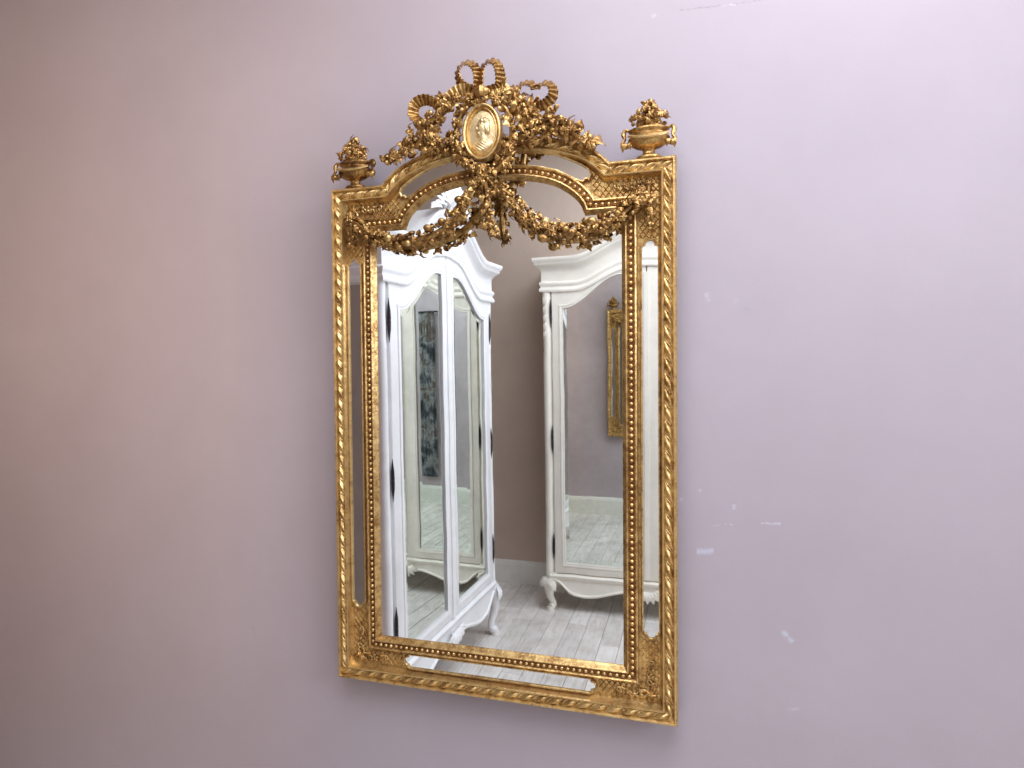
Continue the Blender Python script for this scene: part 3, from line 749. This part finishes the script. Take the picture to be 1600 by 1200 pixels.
# ================================================================== the armoires (seen in the glass)
def sstep(a, b, x):
    t = min(1, max(0, (x-a)/(b-a))); return t*t*(3-2*t)
def armoire(root, paint, gl_bot, rail_bot, apron_bot, zc0, rise, gtop, hz, hw, gx, carved, ov=0.62, crest=True):
    dep = 0.40
    zc = lambda u: zc0+rise*(1-sstep(0.10, 0.46, abs(u))) if abs(u) > 0.10 else zc0+rise+0.012*math.cos(u/0.10*math.pi/2)
    gt = lambda u: gtop+0.205*(1-sstep(gx[0]+0.04, gx[1]-0.01, abs(u)))
    us = list(np.linspace(-hw, hw, 61))
    # carcass
    poly = [(-hw, apron_bot+0.10), (hw, apron_bot+0.10)] + [(u, zc(u)+0.05) for u in us[::-1]]
    n = len(poly); mb = MB()
    mb.v = [(x, 0.018, z) for x, z in poly]+[(x, dep, z) for x, z in poly]
    mb.f = [tuple(range(n)), tuple(range(2*n-1, n-1, -1))]+[(i, (i+1) % n, n+(i+1) % n, n+i) for i in range(n)]
    mb.build('carcass', paint, root, smooth=False)
    for s in (-1, 1):
        x = s*(hw+0.003)
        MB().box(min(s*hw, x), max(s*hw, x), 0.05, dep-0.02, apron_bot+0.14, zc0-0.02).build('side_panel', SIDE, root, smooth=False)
        pr = 0.030 if carved else 0.022
        post = MB().lathe([(pr, apron_bot+0.10), (pr, zc0-0.30), (pr+0.002, zc0-0.28), (pr, zc0-0.26), (pr, zc0-0.10), (pr+0.003, zc0-0.02), (pr, zc0+0.02)], 14, (s*(hw-pr+0.004), 0.022, 0)).build('corner_post', paint, root)
        for k in range(5 if carved else 0):
            link('carved_leaf', LEAF_W[paint.name], post, frame_mat((s*(hw-0.020), -0.006, zc0-0.04-0.055*k), (0.15*s, -0.25, -1), (s*0.5, -1, 0), (0.060, 0.048, 0.022)))
    # doors
    for s in (-1, 1):
        a, b = (0.004, hw-0.062 if carved else hw-0.050); ia, ib = gx
        m_ = 24
        def loop_(x0, x1, zb_, tf):
            us_ = np.linspace(x1, x0, m_)
            return [(x0, zb_), ((x0+x1)/2, zb_), (x1, zb_)] + [(u, tf(u)) for u in us_]
        lo = loop_(a, b, rail_bot+0.012, lambda u: zc(u)-0.006)
        li = loop_(ia, ib, gl_bot, gt)
        O = [(s*x, z) for x, z in lo]; I = [(s*x, z) for x, z in li]
        mb = MB(); n = len(O)
        rows = [[(x, 0.018, z) for x, z in O], [(x, 0.000, z) for x, z in O], [(x, -0.003, z) for x, z in O], [(x, -0.003, z) for x, z in I], [(x, 0.014, z) for x, z in I]]
        cen = np.mean(O, 0)
        rows[2] = [(x+(cen[0]-x)*0.012, -0.003, z+(cen[1]-z)*0.004) for x, z in O]
        mb.grid(rows, close_v=True)
        door = mb.build('door', paint, root, angle=30)
        path = I if s > 0 else I[::-1]
        sweep(MB(), path, [(-0.024, -0.0028), (-0.021, -0.008), (-0.014, -0.009), (-0.008, -0.005), (-0.003, -0.007), (0.001, -0.005), (0.002, 0.005)]).build('glass_moulding', paint, door, angle=45)
        mb = MB(); q = offset(path, 0.028); bh = 0.028*math.tan(R(2.2))
        n = len(path)
        mb.grid([[(x, 0.0135, z) for x, z in path], [(x, 0.0050, z) for x, z in path], [(x, 0.0050-bh, z) for x, z in q]], close_v=True)
        mb.f.append(tuple(range(2*n, 3*n)))
        mb.build('mirror_pane', GLASS_A, door, smooth=False)
        for z in hz:
            L = 0.19
            MB().lathe([(0.001, -L/2), (0.003, -L*0.40), (0.0075, -L*0.22), (0.0085, -0.004), (0.007, 0.0), (0.0085, 0.004), (0.0075, L*0.22), (0.003, L*0.40), (0.001, L/2)], 10, (s*(b+0.006), -0.004, z)).build('hinge', IRON, door)
    MB().box(-0.014, 0.014, -0.010, -0.001, rail_bot+0.015, zc(0)-0.05).build('door_strip', paint, root, smooth=False)
    # cornice: profile carried round three sides, arched over the front
    prof = [(0.000, -0.012), (0.022, -0.010), (0.028, 0.0), (0.022, 0.012), (0.012, 0.018), (0.012, 0.026), (0.020, 0.034), (0.026, 0.046), (0.020, 0.056), (0.006, 0.060), (0.004, 0.120), (0.010, 0.135), (0.030, 0.150), (0.060, 0.165), (0.068, 0.172), (0.068, 0.182), (0.082, 0.190), (0.090, 0.205), (0.088, 0.215), (0.0, 0.222)]
    st = [(-hw, dep, -1, 0, zc0)] + [(-hw, 0.0, -1, -1, zc0)] + [(u, 0.0, 0, -1, zc(u)) for u in us[1:-1]] + [(hw, 0.0, 1, -1, zc0)] + [(hw, dep, 1, 0, zc0)]
    rows = [[(x+nx*p*ov, y+ny*p*ov, z+dz) for p, dz in prof] for x, y, nx, ny, z in st]
    mb = MB().grid(rows)
    # top closed back to the wall side
    k = len(mb.v)
    top = [rows[i][-1] for i in range(1, len(rows)-1)]
    mb.grid([top, [(x, dep, z) for x, y, z in top]])
    mb.build('cornice', paint, root, angle=50)
    # apron with serpentine lower edge
    m_ = 49; uu = np.linspace(-hw+0.03, hw-0.03, m_)
    def zb_(u):
        q = abs(u)/hw
        return apron_bot+0.030*math.sin(q*math.pi*2.2+0.6)+0.055*sstep(0.72, 0.90, q)-0.028*(1-sstep(0.0, 0.22, q))
    rows = [[(u, 0.016, zb_(u)), (u, -0.012, zb_(u)-0.001), (u, -0.016, zb_(u)+0.010), (u, -0.006, zb_(u)+0.018), (u, -0.004, rail_bot-0.030), (u, -0.014, rail_bot-0.022), (u, -0.016, rail_bot-0.006), (u, -0.004, rail_bot+0.004), (u, 0.016, rail_bot+0.006)] for u in uu]
    ap = MB().grid(rows).build('apron', paint, root, angle=45)
    for k in range(-3, 4):
        link('carved_leaf', LEAF_W[paint.name], ap, frame_mat((0.012*k, -0.012, rail_bot-0.055), (0.32*k, -0.25, -1+0.08*k*k), (0, -1, 0), (0.085, 0.075, 0.06)))
    # legs
    for s in (-1, 1):
        pts = catmull([(s*(hw-0.055), 0.045, rail_bot-0.005), (s*(hw-0.030), 0.015, rail_bot-0.07), (s*(hw-0.022), 0.004, (rail_bot-0.07)*0.62), (s*(hw-0.045), 0.022, (rail_bot-0.07)*0.22), (s*(hw-0.030), 0.000, 0.022)], 6)
        nn = len(pts); rad = [0.055, 0.052, 0.049, 0.046, 0.043, 0.044, 0.046, 0.044, 0.040, 0.036, 0.032, 0.029, 0.027, 0.025, 0.023, 0.022, 0.021, 0.021, 0.021, 0.022, 0.023, 0.025, 0.026, 0.025, 0.022]
        rad = [rad[min(len(rad)-1, i)] for i in range(nn)]
        lg = MB().tube(pts, rad, 12)
        lg.tube([(s*(hw-0.030), 0.000, 0.0), (s*(hw-0.030), 0.0, 0.030)], [0.026, 0.022], 12)
        lg = lg.build('leg', paint, root, angle=70)
        for k in range(5):
            link('carved_leaf', LEAF_W[paint.name], lg, frame_mat((s*(hw-0.028+0.004*k), -0.022+0.012*k, rail_bot-0.035+0.008*(k % 2)), (s*(0.5*(k-1.5)), -0.5, -0.9), (s*0.3*(k-1), -1, 0.2), (0.085, 0.09, 0.07)))
        MB().box(s*hw-0.03-0.03*s, s*hw+0.03-0.03*s, dep-0.075, dep-0.015, 0, apron_bot+0.12).build('leg', paint, root, smooth=False)
    if crest:
        zt = zc(0)+0.215
        cr = MB().lathe([(0.0, 0.0), (0.05, 0.0), (0.055, 0.03), (0.04, 0.07), (0.012, 0.10), (0.0, 0.105)], 16, (0, -0.02, zt), 0.4).build('crest', paint, root)
        for k in range(-5, 6):
            a = k*0.27; L = 0.17-0.012*abs(k)
            link('carved_leaf', LEAF_W[paint.name], cr, frame_mat((0.018*k, -0.04, zt+0.005), (math.sin(a), -0.25, math.cos(a)+0.1), (0, -1, 0.3), (L, L*0.8, L*0.6)))
        for s in (-1, 1):
            for k in range(3):
                link('carved_leaf', LEAF_W[paint.name], cr, frame_mat((s*(0.06+0.05*k), -0.045, zt-0.006*k), (s, -0.2, 0.35-0.25*k), (0, -0.6, 1), (0.12, 0.10, 0.08)))
LEAF_W = {WHITE.name: leaf_mesh('carved_leaf', WHITE, 0.34, 3, 0.35), CREAM.name: leaf_mesh('carved_leaf', CREAM, 0.34, 3, 0.35)}
a3 = R(3.0); u0 = -0.652            # turned 3 degrees towards the mirror wall
ar = empty('armoire', (-0.712+math.sin(a3)*u0, -2.173-math.cos(a3)*u0, 0), 'bright white two-door armoire reflected beside the left edge of the gilt mirror', 'armoire', (0, 0, R(90)+a3))
armoire(ar, WHITE, 0.410, 0.335, 0.205, 2.062, 0.178, 1.940, (0.541, 1.195, 1.890), 0.632, (0.068, 0.494), False)
ar = empty('armoire', (0.185, -2.555, 0), 'cream two-door armoire reflected standing against the opposite wall', 'armoire', (0, 0, R(180.4)))
armoire(ar, CREAM, 0.331, 0.250, 0.138, 2.150, 0.130, 2.030, (0.443, 1.162, 1.998), 0.675, (0.120, 0.540), True)

# ================================================================== added cloth standing in for dark clutter right of the mirror, a dim strip in the armoire glass
def stand_in_mat():
    m, nt, b = new_mat('stand_in_cloth'); p = geo_pos(nt)
    n = noise(nt, 4, 4, 0.6, p, 0.8)
    nt.links.new(ramp(nt, n, [(0.36, (0.035, 0.035, 0.035)), (0.46, (0.10, 0.11, 0.13)), (0.54, (0.38, 0.39, 0.40)), (0.62, (0.12, 0.085, 0.07)), (0.70, (0.30, 0.29, 0.28))]), b.inputs['Base Color'])
    b.inputs['Roughness'].default_value = 0.9
    return m
hg = empty('clutter_stand_in', (1.42, WY-0.05, 0.30), 'added narrow dark grey patterned cloth standing in for clutter, a dim strip in the white armoire mirror', 'hanging')
rows = [[(-0.11+0.22*j/40, -0.016*math.sin(j*0.9+0.15*i)-0.004*math.sin(j*2.3), 1.95*i/12) for j in range(41)] for i in range(13)]
rows2 = [[(x, y+0.004, z) for x, y, z in r] for r in rows]
mb = MB().grid(rows).grid(rows2[::-1])
mb.build('cloth', stand_in_mat(), hg, angle=60)
MB().tube([(-0.14, 0.0, 1.955), (0.14, 0.0, 1.955)], 0.010, 10).build('rail', IRON, hg)
for s in (-1, 1): MB().tube([(s*0.125, 0.0, 1.955), (s*0.125, 0.05, 1.955)], 0.006, 8).build('bracket', IRON, hg)
